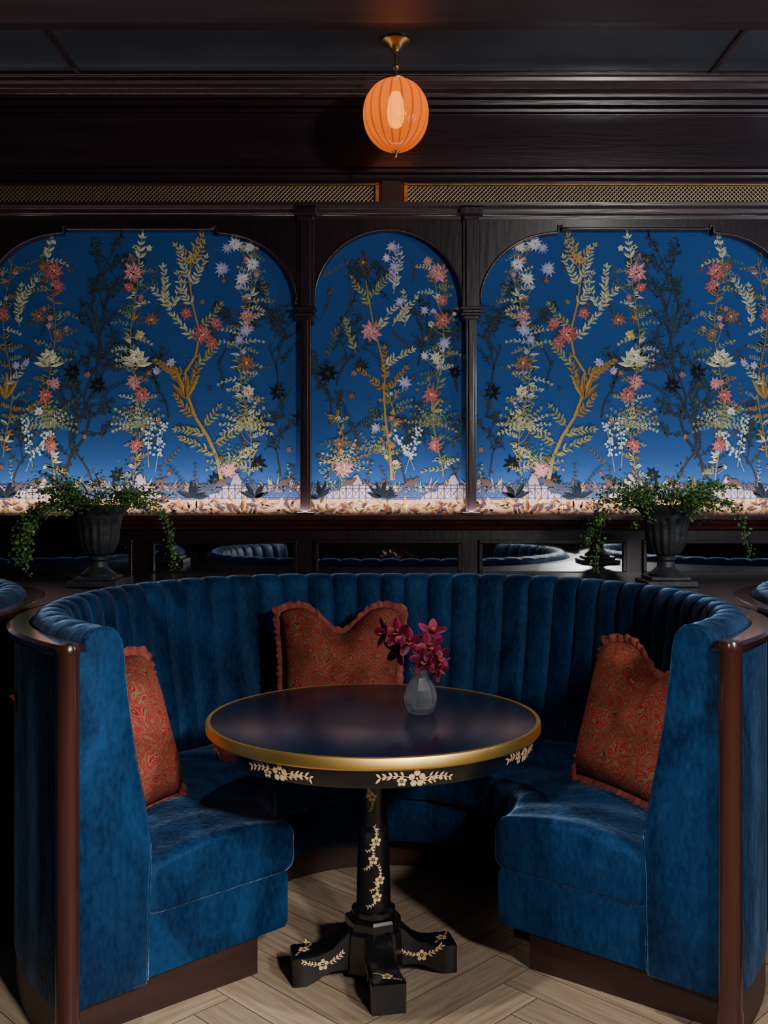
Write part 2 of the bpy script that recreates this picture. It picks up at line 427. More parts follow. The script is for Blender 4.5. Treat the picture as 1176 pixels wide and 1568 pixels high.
def clump(s, x, y, n, ln, col, spread=1.5, w=5):
    for i in range(n):
        a = -pi/2+random.uniform(-spread, spread)
        leaf(s, x, y, a, ln*random.uniform(.6,1.1), w, col)
CREAM=(.58,.56,.36); YG=(.34,.34,.14); OCH=(.38,.22,.06); GRN=(.12,.19,.10); DK=(.006,.011,.02); DKB=(.035,.028,.03)
COR=(.48,.13,.14); PINK=(.60,.25,.28); WHT=(.70,.68,.78); LAV=(.42,.39,.68); ORG=(.26,.13,.09); SAGE=(.22,.29,.23)
SLATE=(.030,.055,.080); BRN=(.10,.065,.05)
UP=-pi/2
def vine(s, x, y0, y1, cols, amp=8, step=9, ll=11, lw=4.5, sc=None):
    n=int(abs(y1-y0)/step); ph=random.uniform(0,6); p=[]
    for i in range(n+1):
        t=i/n; p.append((x+amp*sin(ph+t*9), y0+(y1-y0)*t))
    stem(s, p, 2.2, sc or (.22,.16,.08), 1.2)
    for i in range(1,n):
        for sg in (-1,1):
            a=UP+sg*random.uniform(.4,1.5)
            c=random.choice(cols)
            q=random.random()
            if q<.33:
                spray(s, p[i][0],p[i][1],a,random.uniform(16,34),sg*.7,c,7.5,3.2,n=5)
            elif q<.50:
                pc=curve(p[i][0],p[i][1],a,random.uniform(12,30),-sg*.8,4); stem(s,pc,1,(.25,.2,.1))
                flower(s,pc[-1][0],pc[-1][1],random.uniform(3.5,6),5,random.choice([COR,PINK,WHT,LAV,ORG,CREAM]))
            elif q<.9:
                for k in range(2): leaf(s,p[i][0],p[i][1],a+random.uniform(-.5,.5),ll*random.uniform(.7,1.5),lw,c)
WG=(.16,.13,.08)
def backfill(s, x0, x1):
    R=random
    for i in range(int((x1-x0)/10)):
        x=R.uniform(x0,x1); y=R.uniform(400,730)
        c=R.choice([SLATE,BRN,(.06,.09,.07),SLATE,WG])
        spray(s,x,y,UP+R.uniform(-1,1),R.uniform(25,50),R.uniform(-.8,.8),c,8,3)
    for i in range(int((x1-x0)/12)):
        flower(s,R.uniform(x0,x1),R.uniform(390,730),R.uniform(3.5,7),6,R.choice([BRN,(.2,.08,.07),SLATE,(.25,.14,.12),(.3,.15,.15)]),(.3,.2,.08))
def left_motifs():
    s=Shapes()
    for (x,y,a,l) in ((100,735,-1.3,80),(128,640,-1.4,75),(150,560,-1.7,70),(160,470,-1.4,45),(430,730,-1.7,60),(425,600,-1.4,70),(440,520,-1.8,50),(20,740,-1.5,60),(258,640,-1.5,50),(335,560,-1.4,50),(140,735,-1.8,60)):
        tree(s,x,y,a,l,3,DKB,SLATE,2.8)
    wb=[(95,735),(108,700),(130,670),(138,640),(128,610),(140,575),(158,545),(150,510),(140,470),(150,430),(165,400)]
    stem(s,wb,4,DKB,1.5)
    for (x,y) in wb[2:]:
        for k in range(2): tree(s,x,y,UP+random.uniform(-1.2,1.2),28,1,DKB,SLATE,1.4)
    backfill(s,-10,450)
    for (x,y) in ((112,570),(395,710),(330,735),(180,728),(425,600),(150,590)):
        flower(s,x,y,15,8,DK,(.05,.05,.05),True)
    for (x,y,a,l) in ((120,700,-2,50),(405,690,-1,45),(435,640,-1.9,50),(140,450,-1.2,50),(150,520,-2.2,45),(428,560,-1.1,45),(410,480,-.6,40),(130,620,-.9,40)):
        spray(s,x,y,a,l,.4,SLATE,9,3.2)
    vine(s,78,735,372,[YG,CREAM,SAGE,OCH,GRN],7)
    vine(s,207,735,372,[YG,CREAM,SAGE,OCH,GRN],7)
    vine(s,376,735,372,[YG,CREAM,SAGE,CREAM],9)
    vine(s,12,700,395,[OCH,CREAM,SAGE,OCH],7,12)
    tr=[(340,740),(332,700),(318,668),(300,640),(287,605),(284,570),(300,545),(306,510),(296,470),(290,430),(293,400)]
    stem(s,tr,5.5,OCH,2)
    for (x,y,a,l,c) in ((284,590,-2.3,55,OCH),(287,600,-1.0,55,OCH),(284,575,-2.7,48,OCH),(300,560,-.7,45,YG),(300,520,-2.5,60,CREAM),(305,500,-.6,45,YG),(296,470,-2.3,55,CREAM),
                        (292,440,-1.1,50,CREAM),(290,430,-2.1,50,CREAM),(293,405,-1.5,45,(.55,.38,.12)),(293,410,-1.9,40,(.55,.38,.12)),(294,410,-1.1,40,(.55,.38,.12)),(318,668,-2.7,48,YG),(325,680,-.4,45,YG),(332,700,-2.5,60,YG),(345,710,-.5,50,CREAM),
                        (300,640,-2.6,45,OCH),(310,655,-.8,40,YG),(262,475,-1.3,45,CREAM),(262,475,-2,40,CREAM)):
        spray(s,x,y,a,l,random.uniform(-.5,.5),c,13,5.5)
    for (a,l) in ((-2.3,34),(-1.9,46),(-1.5,38),(-1.1,44)): leaf(s,285,612,a,l,8,OCH)
    for (a,l) in ((-2.0,38),(-1.5,44),(-1.0,38)): leaf(s,8,612,a,l,8,OCH)
    spray(s,30,500,-1.7,60,.3,CREAM,13,5.5); spray(s,30,470,-1.2,45,.3,CREAM,13,5); spray(s,5,590,-.5,50,-.5,CREAM,12,4)
    spray(s,212,405,-1.5,40,.1,(.7,.68,.46),15,7,n=4); spray(s,72,405,-1.5,40,.1,(.7,.68,.46),15,7,n=4)
    spray(s,250,470,-1.4,60,-.3,CREAM,13,5.5); spray(s,420,470,-2.2,45,.4,(.2,.2,.15),11,4)
    for x in (75,210):
        for k in range(13):
            a=UP+(-1.3+2.6*k/12); spray(s,x,655,a,random.uniform(30,46),.7*(k-6)/6,random.choice([YG,SAGE,CREAM,(.3,.4,.25)]),7,3.4)
        for k in range(7):
            a=UP+(-1.4+2.8*k/6); leaf(s,x,560,a,24,8,(.68,.66,.42))
    for k in range(11):
        a=UP+(-1.5+3*k/10); spray(s,377,655,a,38,.5*(k-5)/5,random.choice([CREAM,YG,(.66,.62,.35)]),8,4)
    for k in range(9):
        a=UP+(-1.4+2.8*k/8); spray(s,350,715,a,32,.5*(k-4)/4,random.choice([YG,GRN,SAGE]),7,3.2)
    for (x,y,r,c) in ((82,415,17,COR),(90,438,11,COR),(66,408,10,ORG),(205,418,18,PINK),(198,440,10,COR),(70,605,14,COR),(84,588,11,PINK),(78,682,12,COR),(205,585,13,PINK),(217,605,14,COR),(208,682,12,COR),
                      (310,512,18,COR),(324,526,11,COR),(285,480,11,COR),(331,495,11,COR),(4,481,12,COR),(350,720,15,PINK),(378,556,15,ORG),(378,484,13,PINK),(232,490,13,ORG),(60,485,13,ORG),(88,510,9,ORG)):
        flower(s,x,y,r,9,c)
    for (x,y,r,c) in ((360,374,14,WHT),(340,412,14,LAV),(386,405,14,WHT),(371,427,14,WHT),(376,506,13,LAV),(383,378,11,WHT),(348,380,10,LAV),(366,520,9,LAV)):
        flower(s,x,y,r,10,c,(.7,.6,.3),True)
    for (x,y,r,c) in ((75,547,15,(.7,.68,.48)),(210,546,15,(.7,.68,.48)),(215,513,9,(.6,.5,.15)),(380,600,12,(.7,.66,.45)),(60,630,8,WHT),(262,555,8,LAV),(240,568,8,LAV),(25,560,7,LAV),(40,556,6,LAV)):
        flower(s,x,y,r,7,c)
    for (x,y) in ((40,722),(238,722),(228,715),(50,715)):
        p=curve(x,y,UP+random.uniform(-.35,.35),75,random.uniform(-.5,.5),14); stem(s,p,1.2,SAGE)
        for q in p[5:]:
            for k in range(3): leaf(s,q[0]+random.uniform(-6,6),q[1]+random.uniform(-4,4),random.uniform(0,6),5,4,(.50,.58,.66),False)
    ground(s,-20,460)
    return s
def ground(s,x0,x1):
    R=random
    x=x0
    while x<x1:
        clump(s,x,754,5,R.uniform(16,30),R.choice([SLATE,YG,OCH,(.30,.20,.2),SLATE,SAGE,BRN]),1.2,3.5)
        if R.random()<.3: spray(s,x,750,UP+R.uniform(-.6,.6),R.uniform(25,45),R.uniform(-.6,.6),R.choice([SLATE,BRN,SAGE]),7,3)
        x+=R.uniform(8,14)
    for cx in range(int(x0)+82, int(x1), 148):
        ks=[(-26,20,22),(-12,34,13),(4,44,12),(16,30,14),(28,18,16)]
        for (ox,h,w) in ks:
            h*=R.uniform(.8,1.1)
            pts=[(cx+ox-w,772),(cx+ox-w*.85,772-h*.55),(cx+ox-w*.4,772-h*.93),(cx+ox+w*.15,772-h),(cx+ox+w*.65,772-h*.75),(cx+ox+w,772)]
            s.poly(pts, jit((.31,.25,.29),.18)); stem(s,pts[1:5],1,(.12,.09,.12))
            for j in range(2): stem(s,[(cx+ox-w*.3+j*7,772-h*.6),(cx+ox-w*.2+j*8,768)],1,(.16,.12,.15))
    for y in (743,748,763): stem(s,[(x0,y),(x1,y)],1.5,(.05,.045,.08))
    x=x0
    while x<x1:
        stem(s,[(x,740),(x,765)],1.6,(.05,.045,.08)); stem(s,[(x,748),(x+10,763)],.9,(.06,.05,.08)); stem(s,[(x+10,748),(x,763)],.9,(.06,.05,.08)); x+=10
    s.poly([(x0,765),(x1,765),(x1,792),(x0,792)],(.27,.165,.12))
    x=x0
    while x<x1:
        for k in range(3):
            leaf(s,x+R.uniform(-4,4),778+R.uniform(-9,8),R.uniform(0,6.3),R.uniform(9,20),R.uniform(4,7),R.choice([(.24,.085,.03),(.08,.035,.02),(.36,.25,.17),(.26,.12,.075),(.20,.12,.03),(.05,.03,.04)]))
        x+=5
    for i in range(int((x1-x0)/95)):
        xx=x0+30+i*95; clump(s,xx,762,11,26,DK,1.5,7)
        bx,by=xx+45,738
        s.poly([(bx-9,by+2),(bx-3,by-4),(bx+4,by-4),(bx+8,by-8),(bx+12,by-6),(bx+9,by-1),(bx+3,by+5),(bx-3,by+5),(bx-14,by+9)],(.08,.05,.05))
random.seed(11)
LM = left_motifs()
random.seed(5)
def mid_motifs():
    s=Shapes()
    for (x,y,a,l) in ((500,735,-1.4,70),(505,650,-1.3,60),(515,590,-1.5,60),(520,500,-1.2,45),(560,470,-1.3,35),(700,735,-1.8,60),(700,600,-1.7,55),(640,560,-1.4,50),(620,740,-1.6,50)):
        tree(s,x,y,a,l,3,DKB,SLATE,2.8)
    backfill(s,485,705)
    flower(s,502,572,18,8,DK,(.05,.05,.05),True); flower(s,553,560,14,10,DKB,(.05,.05,.05),True); flower(s,697,570,12,8,DK,(.05,.05,.05),True)
    spray(s,545,660,-2.2,50,.3,SLATE,9,3.2); spray(s,550,660,-1.0,45,.3,(.05,.14,.12),10,4); spray(s,505,520,-1.0,40,.3,(.2,.14,.12),9,4)
    vine(s,672,730,405,[YG,CREAM,SAGE,GRN],8)
    vine(s,598,735,600,[YG,OCH,SAGE],6)
    vine(s,520,735,630,[YG,OCH,GRN],6)
    stem(s,[(600,735),(597,690),(590,640),(588,600),(590,570),(583,540),(572,500),(565,460),(560,430)],4,OCH,1.5)
    for (x,y,a,l,c) in ((590,600,-2.3,50,OCH),(590,605,-1.0,50,OCH),(590,585,-1.6,50,OCH),(586,560,-.6,50,CREAM),(575,510,-1.1,60,CREAM),(568,470,-2.2,50,YG),(565,460,-1.0,60,YG),(600,500,-.9,55,CREAM),(602,450,-1.3,60,CREAM),(602,440,-1.6,60,LAV),(560,430,-1.6,40,BRN),(620,500,-1.5,50,CREAM),(545,540,-1.9,50,YG)):
        spray(s,x,y,a,l,random.uniform(-.4,.4),c,12,5)
    for k in range(11):
        a=UP+(-1.5+3*k/10); spray(s,530,712,a,38,.6*(k-5)/5,random.choice([YG,OCH,SAGE,CREAM]),7,3.5)
        spray(s,663,650,a,36,.6*(k-5)/5,random.choice([GRN,SAGE,YG]),7,3.5)
        if k%2==0: spray(s,575,690,a,32,.3,random.choice([SAGE,YG]),7,3.5)
    for (x,y,r,c) in ((568,508,18,PINK),(672,418,18,PINK),(678,460,10,COR),(678,490,14,COR),(660,604,15,COR),(665,682,12,COR),(526,718,16,PINK),(655,400,9,PINK),(520,680,12,ORG),(556,402,10,BRN)):
        flower(s,x,y,r,9,c)
    for (x,y,r,c) in ((600,378,11,LAV),(604,408,10,LAV),(592,395,8,WHT),(612,462,9,LAV),(620,586,12,LAV),(680,526,13,LAV),(575,656,10,LAV),(668,547,12,(.7,.66,.48)),(650,545,8,WHT),(650,475,8,LAV)):
        flower(s,x,y,r,8,c,(.7,.6,.3),True)
    for (x,y) in ((620,725),(635,720)):
        p=curve(x,y,UP+random.uniform(-.35,.35),70,random.uniform(-.5,.5),14); stem(s,p,1.2,SAGE)
        for q in p[5:]:
            for k in range(3): leaf(s,q[0]+random.uniform(-6,6),q[1]+random.uniform(-4,4),random.uniform(0,6),5,4,(.50,.58,.66),False)
    ground(s,460,730)
    return s
MM = mid_motifs()
V=[];F=[];C=[]
def emit(shapes, fx):
    n=len(shapes.l)
    for i,(pts,c) in enumerate(shapes.l):
        k=len(V); yy=WY-.0008-.0022*i/n
        for (x,y) in pts:
            y=min(y,792)
            V.append((wx(fx(x)), yy, wz(y))); C.append(c)
        F.append(tuple(range(k,k+len(pts))))
emit(LM, lambda x:x); emit(LM, lambda x:2*CX-x-10)
emit(LM, lambda x:x-1127.5+376-0); emit(LM, lambda x:2*CX-x-10+1127.5-376)
emit(MM, lambda x:x); emit(MM, lambda x:x-751.5); emit(MM, lambda x:x+751.5)
mur = empty('floral_wallpaper_mural', (0,WY,0))
bgm = mk('blue_ground', [(XL,0,wz(792)),(XR,0,wz(792)),(XR,0,wz(338)),(XL,0,wz(338))], [(0,1,2,3)], MURALBG, mur)
pr = mk('printed_flowers', [(v[0],v[1]-WY,v[2]) for v in V], F, PRINT, mur, cols=C, recalc=False)

# ------------------------------------------------------------------ booth
CC=(.02,3.35)
RT=[(0,1.075),(14,1.105),(28,1.165),(42,1.195),(60,1.18),(84,1.15),(107,1.15),(133,1.13),(180,1.12)]
def R_(th):
    a=abs(math.degrees(th))
    for (a0,r0),(a1,r1) in zip(RT,RT[1:]):
        if a<=a1:
            t=(a-a0)/(a1-a0); t=t*t*(3-2*t)*.5+t*.5
            return r0+(r1-r0)*t
    return RT[-1][1]
A0,A1=radians(-134),radians(130)
def pos(th,r,z): return (sin(th)*r, cos(th)*r, z)
def sweep(name, profs, mat, parent, smooth_deg=45, caps=True):
    V=[];F=[]; n=len(profs[0][1])
    for th,pf in profs:
        for r,z in pf: V.append(pos(th,r,z))
    for j in range(len(profs)-1):
        for i in range(n):
            k=(i+1)%n; F.append((j*n+i,j*n+k,(j+1)*n+k,(j+1)*n+i))
    if caps:
        F.append(tuple(range(n))); m=(len(profs)-1)*n; F.append(tuple(m+i for i in range(n-1,-1,-1)))
    o=mk(name,V,F,mat,parent); autosmooth(o,smooth_deg); return o
def smoothprof(pts, sub=4):
    out=[]; n=len(pts)
    for i in range(n-1):
        p0=pts[max(i-1,0)];p1=pts[i];p2=pts[i+1];p3=pts[min(i+2,n-1)]
        for k in range(sub):
            t=k/sub
            out.append(tuple(.5*((2*p1[a])+(-p0[a]+p2[a])*t+(2*p0[a]-5*p1[a]+4*p2[a]-p3[a])*t*t+(-p0[a]+3*p1[a]-3*p2[a]+p3[a])*t**3) for a in (0,1)))
    out.append(pts[-1]); return out
INNER=[(.012,1.045),(.012,1.07),(.03,1.092),(.065,1.10),(.10,1.088),(.120,1.05),(.128,.98),(.142,.86),(.165,.72),(.195,.58),(.208,.48)]
INS=smoothprof(INNER,3)
NCH=44
def build_booth(x):
    e=empty('curved_velvet_booth',(CC[0]+x,CC[1],0))
    profs=[]; NS=NCH*8
    for j in range(NS+1):
        th=A0+(A1-A0)*j/NS; R=R_(th)
        ph=(j%8)/8.0
        edge=min(j,NS-j)
        b=.5*(abs(sin(pi*ph))**.4)*.034 if 4<edge else .012
        pf=[(R+.04,.12),(R+.04,.5),(R+.04,1.045)]
        for u,z in INS:
            w=min(1,max(0,(u-.03)/.07)); 
            pf.append((R-u-(b-.008)*w, z+(b-.01)*(.5 if .03<u<.11 and z>1.05 else 0)))
        pf+= [(R-.205,.40),(R-.20,.12)]
        profs.append((th,pf))
    def inset(pf,k):
        c0=sum(p[0] for p in pf)/len(pf); 
        out=[]
        for r,z in pf:
            out.append((r+(c0-r)*k, z+(.6-z)*k*.15))
        return out
    first=profs[0]; last=profs[-1]
    profs=[(A0-.016,inset(first[1],.10)),(A0-.013,inset(first[1],.04)),(A0-.008,inset(first[1],.01))]+profs+[(A1+.008,inset(last[1],.01)),(A1+.013,inset(last[1],.04)),(A1+.016,inset(last[1],.10))]
    sweep('channelled_backrest',profs,VELVET,e,50)
    for nm,th in (('end_piping_1',A0-.007),('end_piping_2',A1+.007)):
        R=R_(th)
        tube(nm,[pos(th,R-u-.003,z+.0) for u,z in INS[3:]]+[pos(th,R-.205,.3),pos(th,R-.2,.13)],.0035,VELVET,e)
    def rrect(r0,r1,z0,z1,rad,k,crown=.02):
        pts=[]; 
        r0+=k;r1-=k;z0+=k*.6;z1-=k*.6
        for (cx,cz,a0) in ((r0+rad,z0+rad*.6,180),(r1-rad,z0+rad*.6,270),(r1-rad,z1-rad,0),(r0+rad,z1-rad,90)):
            for i in range(6):
                a=radians(a0+90*i/5); q=rad if cz>z0+rad*.8 else rad*.6
                pts.append((cx+rad*cos(a),cz+q*sin(a)))
        top=[]
        for i in range(1,6):
            t=i/6; top.append((r1-rad+(r0+rad-r1+rad)*t, z1+crown*sin(pi*t)))
        return pts[:18]+top+pts[18:]
    cuts=[A0-.01,radians(-62),radians(62),A1+.01]
    for s in range(3):
        a,b_=cuts[s],cuts[s+1]; profs=[]; rd=.05
        ring=[]
        K=7
        for i in range(K):
            q=pi/2*i/(K-1)
            ring.append((a+.004+rd*(1-cos(q))/.75, rd*(1-sin(q))*.8))
        for i in range(1,40):
            ring.append((a+.004+rd/.75+(b_-a-.008-2*rd/.75)*i/40, 0))
        for i in range(K):
            q=pi/2*(K-1-i)/(K-1)
            ring.append((b_-.004-rd*(1-cos(q))/.75, rd*(1-sin(q))*.8))
        for th,k in ring:
            wob=.004*sin(th*9)+.003*sin(th*23)
            profs.append((th,rrect(.405+wob,R_(th)-.185,.285,.450+wob,.055,k,.024)))
        sweep('seat_cushion_%d'%(s+1),profs,VELVET,e,60)
        profs=[]
        for i in range(41):
            th=a+.012+(b_-a-.024)*i/40
            if s==0: th=a+.02+(b_-a-.03)*i/40
            profs.append((th,[(.445,.125),(.435,.14),(.435,.28),(.445,.295),(R_(th)-.19,.295),(R_(th)-.19,.125)]))
        sweep('seat_base_%d'%(s+1),profs,VELVET,e,50)
    profs=[]
    for i in range(101):
        th=A0+.06+(A1-A0-.12)*i/100
        profs.append((th,[(.53,0),(.53,.125),(R_(th)-.0,.125),(R_(th)-.0,0)]))
    sweep('plinth',profs,PLINTH,e,30)
    profs=[]
    for i in range(161):
        th=A0-.012+(A1-A0+.024)*i/160; R=R_(th)
        profs.append((th,[(R-.004,1.035),(R-.010,1.045),(R-.010,1.060),(R-.002,1.066),(R+.052,1.066),(R+.062,1.058),(R+.062,1.045),(R+.052,1.035)]))
    sweep('wood_rail',profs,MAHO,e,30)
    for nm,th in (('end_post_1',A0-.012),('end_post_2',A1+.012)):
        R=R_(th)+.034; c=(sin(th)*R,cos(th)*R)
        lathe(nm,[(0.001,0),(.033,0),(.033,.10),(.030,.11),(.030,1.03),(.032,1.04),(.032,1.056),(.027,1.068),(.001,1.071)],MAHO,e,32,c)
    profs=[]
    for i in range(101):
        th=A0+.02+(A1-A0-.04)*i/100; R=R_(th)
        profs.append((th,[(R+.01,0),(R+.01,.12),(R+.035,.12),(R+.035,0)]))
    sweep('outer_kickboard',profs,PLINTH,e,30)
    return e
for x in (0,-2.46,2.46): build_booth(x)

# counter / shelf behind booths
arc=[]
for i in range(0,91):
    th=radians(i); r=R_(th)+.058; arc.append((sin(th)*r, CC[1]+cos(th)*r))
def yb(X):
    for k in (-1,0,1):
        dx=abs(X-(CC[0]+k*2.46))
        if dx<=arc[-1][0] or dx<1.23:
            y=arc[-1][1]
            for (x0,y0),(x1,y1) in zip(arc,arc[1:]):
                if min(x0,x1)<=dx<=max(x0,x1):
                    t=(dx-x0)/((x1-x0) or 1); y=y0+(y1-y0)*t; break
            return y
    return 3.5
V=[];F=[]; n=360
for i in range(n+1):
    X=XL+.01+(XR-XL-.02)*i/n; y=yb(X)
    V+= [(X,y,1.0),(X,y,1.066),(X,4.87,1.066),(X,4.87,1.0)]
for i in range(n):
    k=4*i
    for a in range(4): F.append((k+a,k+(a+1)%4,k+4+(a+1)%4,k+4+a))
mk('trim_counter_shelf',V,F,WOOD)

# ------------------------------------------------------------------ table
TC=(-.032,3.01)
tb=empty('round_pedestal_table',(TC[0],TC[1],0))
lathe('table_top',[(.001,.782),(.15,.782),(.484,.782),(.488,.781)],NAVYL,tb,128)
lathe('brass_edge_band',[(.487,.7805),(.492,.783),(.499,.781),(.502,.776),(.502,.754),(.498,.749),(.47,.748)],BRASS,tb,128)
lathe('apron',[(.001,.749),(.485,.749),(.482,.742),(.478,.705),(.472,.698),(.45,.696),(.001,.696)],BLACKL,tb,128)
lathe('pedestal_post',[(.001,.70),(.10,.70),(.10,.685),(.075,.672),(.05,.66),(.041,.64),(.041,.455),(.046,.45),(.048,.44),(.046,.43),(.047,.40),(.052,.22),(.056,.205),(.066,.20),(.066,.185),(.060,.178),(.001,.178)],BLACKL,tb,48)
lathe('base_hub',[(.001,.18),(.078,.18),(.083,.172),(.083,.15),(.093,.14),(.098,.06),(.098,.03),(.001,.03)],BLACKL,tb,8,smooth=False)
FA=radians(11)
def local_foot(k): return FA+k*pi/2
for k in range(4):
    a=local_foot(k); ca,sa=cos(a),sin(a)
    # plan outline widens in a curve towards the block end; top sweeps down in a concave curve
    st=[(.03,.042,.160),(.06,.041,.156),(.085,.040,.145),(.105,.039,.124),(.125,.0395,.106),(.15,.041,.094),(.18,.045,.088),(.21,.049,.087),(.240,.050,.087),(.249,.047,.083)]
    bot=lambda r: .034 if r<.13 else (.034-.034*min(1,(r-.13)/.065)**1.5)
    v=[];f=[]
    for r,w,z in st:
        zb=bot(r)
        for (ww,zz) in ((-w,zb),(-w,z-.004),(-w+.005,z),(w-.005,z),(w,z-.004),(w,zb)):
            v.append((r*ca-ww*sa,r*sa+ww*ca,zz))
    for i in range(len(st)-1):
        for j in range(6):
            jj=(j+1)%6; f.append((i*6+j,i*6+jj,(i+1)*6+jj,(i+1)*6+j))
    f.append(tuple(range(6))); f.append(tuple((len(st)-1)*6+j for j in range(5,-1,-1)))
    autosmooth(mk('foot_%d'%(k+1),v,f,BLACKL,tb),30)
V=[];F=[]
def gold_poly(pts,mapf):
    k=len(V)
    for p in pts: V.append(mapf(*p))
    F.append(tuple(range(k,k+len(pts))))
def gleaf(x,y,a,l,w,m):
    ca,sa=cos(a),sin(a); P=lambda p,q:(x+p*ca-q*sa,y+p*sa+q*ca)
    gold_poly([P(0,0),P(l*.25,w*.4),P(l*.55,w*.5),P(l,0),P(l*.55,-w*.5),P(l*.25,-w*.4)],m)
def gflower(x,y,r,m):
    for i in range(5):
        a=2*pi*i/5+.3; cx,cy=x+r*.62*cos(a),y+r*.62*sin(a)
        gold_poly([(cx+r*.36*cos(t*pi/4),cy+r*.36*sin(t*pi/4)) for t in range(8)],m)
    gold_poly([(x+r*.14*cos(t*pi/3),y+r*.14*sin(t*pi/3)) for t in range(6)],m)
def gsprig(x,y,a,l,bend,m,n=5):
    p=curve(x,y,a,l,bend,n)
    for (x0,y0),(x1,y1) in zip(p,p[1:]):
        d=math.hypot(x1-x0,y1-y0); nx,ny=-(y1-y0)/d*.001,(x1-x0)/d*.001
        gold_poly([(x0+nx,y0+ny),(x1+nx,y1+ny),(x1-nx,y1-ny),(x0-nx,y0-ny)],m)
    for i in range(1,n+1):
        for sg in (-1,1):
            gleaf(p[i][0],p[i][1],a+bend*i/n+sg*random.uniform(.5,1),l*random.uniform(.18,.28),l*.09,m)
def cyl(r,th0,zc,tilt=0):
    def m(u,v):
        t=th0+u/r; rr_=r+tilt*v; return (rr_*sin(t),-rr_*cos(t),zc+v)
    return m
for deg in (14,-30,62,-75,106,150,195,240):
    m=cyl(.4818,radians(deg),.7225,.1)
    gflower(0,0,.024,m); gflower(-.040,-.006,.014,m)
    gsprig(.020,0,.25,.07,-.5,m); gsprig(-.02,.004,pi-.3,.075,.5,m); gsprig(.0,-.004,-.3,.06,.5,m,4)
for (z,deg) in ((.62,-12),(.585,-20),(.545,-5)):
    m=cyl(.0428,radians(deg),z); gflower(0,0,.015,m); gsprig(0,.008,1.9,.034,.8,m,4); gsprig(0,-.006,-1.2,.034,-.8,m,4)
for (z,deg) in ((.415,10),(.36,0),(.30,22),(.25,12)):
    m=cyl(.0505+.004*(z<.33),radians(deg),z); gflower(0,0,.016,m); gsprig(0,.008,1.2,.036,.8,m,4); gsprig(0,-.006,-1.9,.036,-.8,m,4)
for k in range(4):
    a=local_foot(k); ca,sa=cos(a),sin(a)
    for sg in (-1,1):
        def m(u,v,ca=ca,sa=sa,sg=sg):
            r=.150+u*sg
            ww=.0395 if r<.125 else .0395+.0115*min(1,(r-.125)/.085)
            w=(ww+.0022)*sg; return (r*ca-w*sa,r*sa+w*ca,.060+v)
        gflower(0.01,0,.018,m); gsprig(.02,0,.2,.05,.2,m); gsprig(0,0,pi-.2,.055,-.5,m)
    def m2(u,v,ca=ca,sa=sa):
        r=.212+u; w=v; return (r*ca-w*sa,r*sa+w*ca,.0895)
    gflower(0,0,.018,m2); gsprig(.01,.01,.8,.028,.3,m2,3); gsprig(-.01,-.01,3.9,.025,.3,m2,3)
mk('gold_flower_decoration',V,F,GOLD,tb,recalc=False)

# ------------------------------------------------------------------ vase with orchids
vs=empty('glass_vase_with_orchids',(.112,3.035,.7825))
lathe('glass_vase',[(.0005,0),(.032,0),(.040,.005),(.049,.03),(.051,.05),(.046,.075),(.033,.098),(.026,.110),(.029,.124),(.037,.134),(.035,.135),(.0265,.124),(.0230,.110),(.0295,.097),(.041,.073),(.0455,.05),(.0435,.034),(.034,.020),(.0005,.018)],GLASSM,vs,14,smooth=False)
STEMM=noisemat('green_stem',(.03,.08,.02),(.06,.14,.04),30,.5)
V=[];F=[];C=[]
rr=random.Random(4)
def petal(c,d,up,ln,wd,col,cup=.3):
    d=d.normalized(); s_=d.cross(up).normalized(); nrm=s_.cross(d).normalized()
    k=len(V); prof=[(0,.12),(.25,.7),(.5,1),(.75,.85),(.93,.45),(1,.05)]
    for t,w in prof:
        b_=c+d*(ln*t)+nrm*(cup*ln*t*t)
        V.append(b_-s_*wd*w/2+nrm*.003); V.append(b_-nrm*.002); V.append(b_+s_*wd*w/2+nrm*.003)
        sh=.5+.8*t; cc=tuple(x*sh for x in col); C.extend([cc,tuple(x*.6 for x in cc),cc])
    for i in range(len(prof)-1):
        a=k+3*i; F.append((a,a+1,a+4,a+3)); F.append((a+1,a+2,a+5,a+4))
MAG=(.14,.005,.024); MAG2=(.26,.016,.06)
blooms=[((-.070,-.02,.245),(-.5,-.8,.3)),((-.11,.0,.245),(-.9,-.4,.1)),((-.035,-.03,.22),(-.1,-1,.1)),((.025,-.03,.205),(.3,-1,.1)),((.05,-.02,.172),(.7,-.7,-.2)),((.008,-.035,.168),(0,-1,-.3)),((.055,.0,.135),(.8,-.5,-.5)),((.035,.01,.245),(.1,-.6,.8)),((-.07,.01,.19),(-.6,-.7,-.2))]
for (c,fd) in blooms:
    c=Vector(c); fd=Vector(fd).normalized(); a=fd.cross(Vector((0,0,1))).normalized(); b_=a.cross(fd)
    r0=rr.uniform(-.4,.4)
    for i in range(5):
        an=pi/2+2*pi*i/5+r0; petal(c,a*cos(an)+b_*sin(an),fd,.046,.028,MAG if i%2 else MAG2,.25)
    petal(c,fd*.7-b_*.5,b_,.022,.018,(.45,.10,.06),.4)
    petal(c,fd*.7+b_*.3,b_,.014,.012,(.25,.02,.05),.4)
fl=mk('orchid_blooms',V,F,PETALM,vs,smooth=True,cols=C,recalc=False)
fl.modifiers.new('sol','SOLIDIFY').thickness=.0008
for i,(c,fd) in enumerate(blooms[:6]):
    p0=Vector((rr.uniform(-.012,.012),rr.uniform(-.012,.012),.024)); p2=Vector(c)
    tube('stem_%d'%(i+1),[p0,p0.lerp(Vector((0,0,.12)),.6),Vector((p0.x*.4,p0.y*.4,.125)),Vector((p2.x*.4,p2.y*.4,(.125+p2.z)/2)),p2],.0018,STEMM,vs,6)

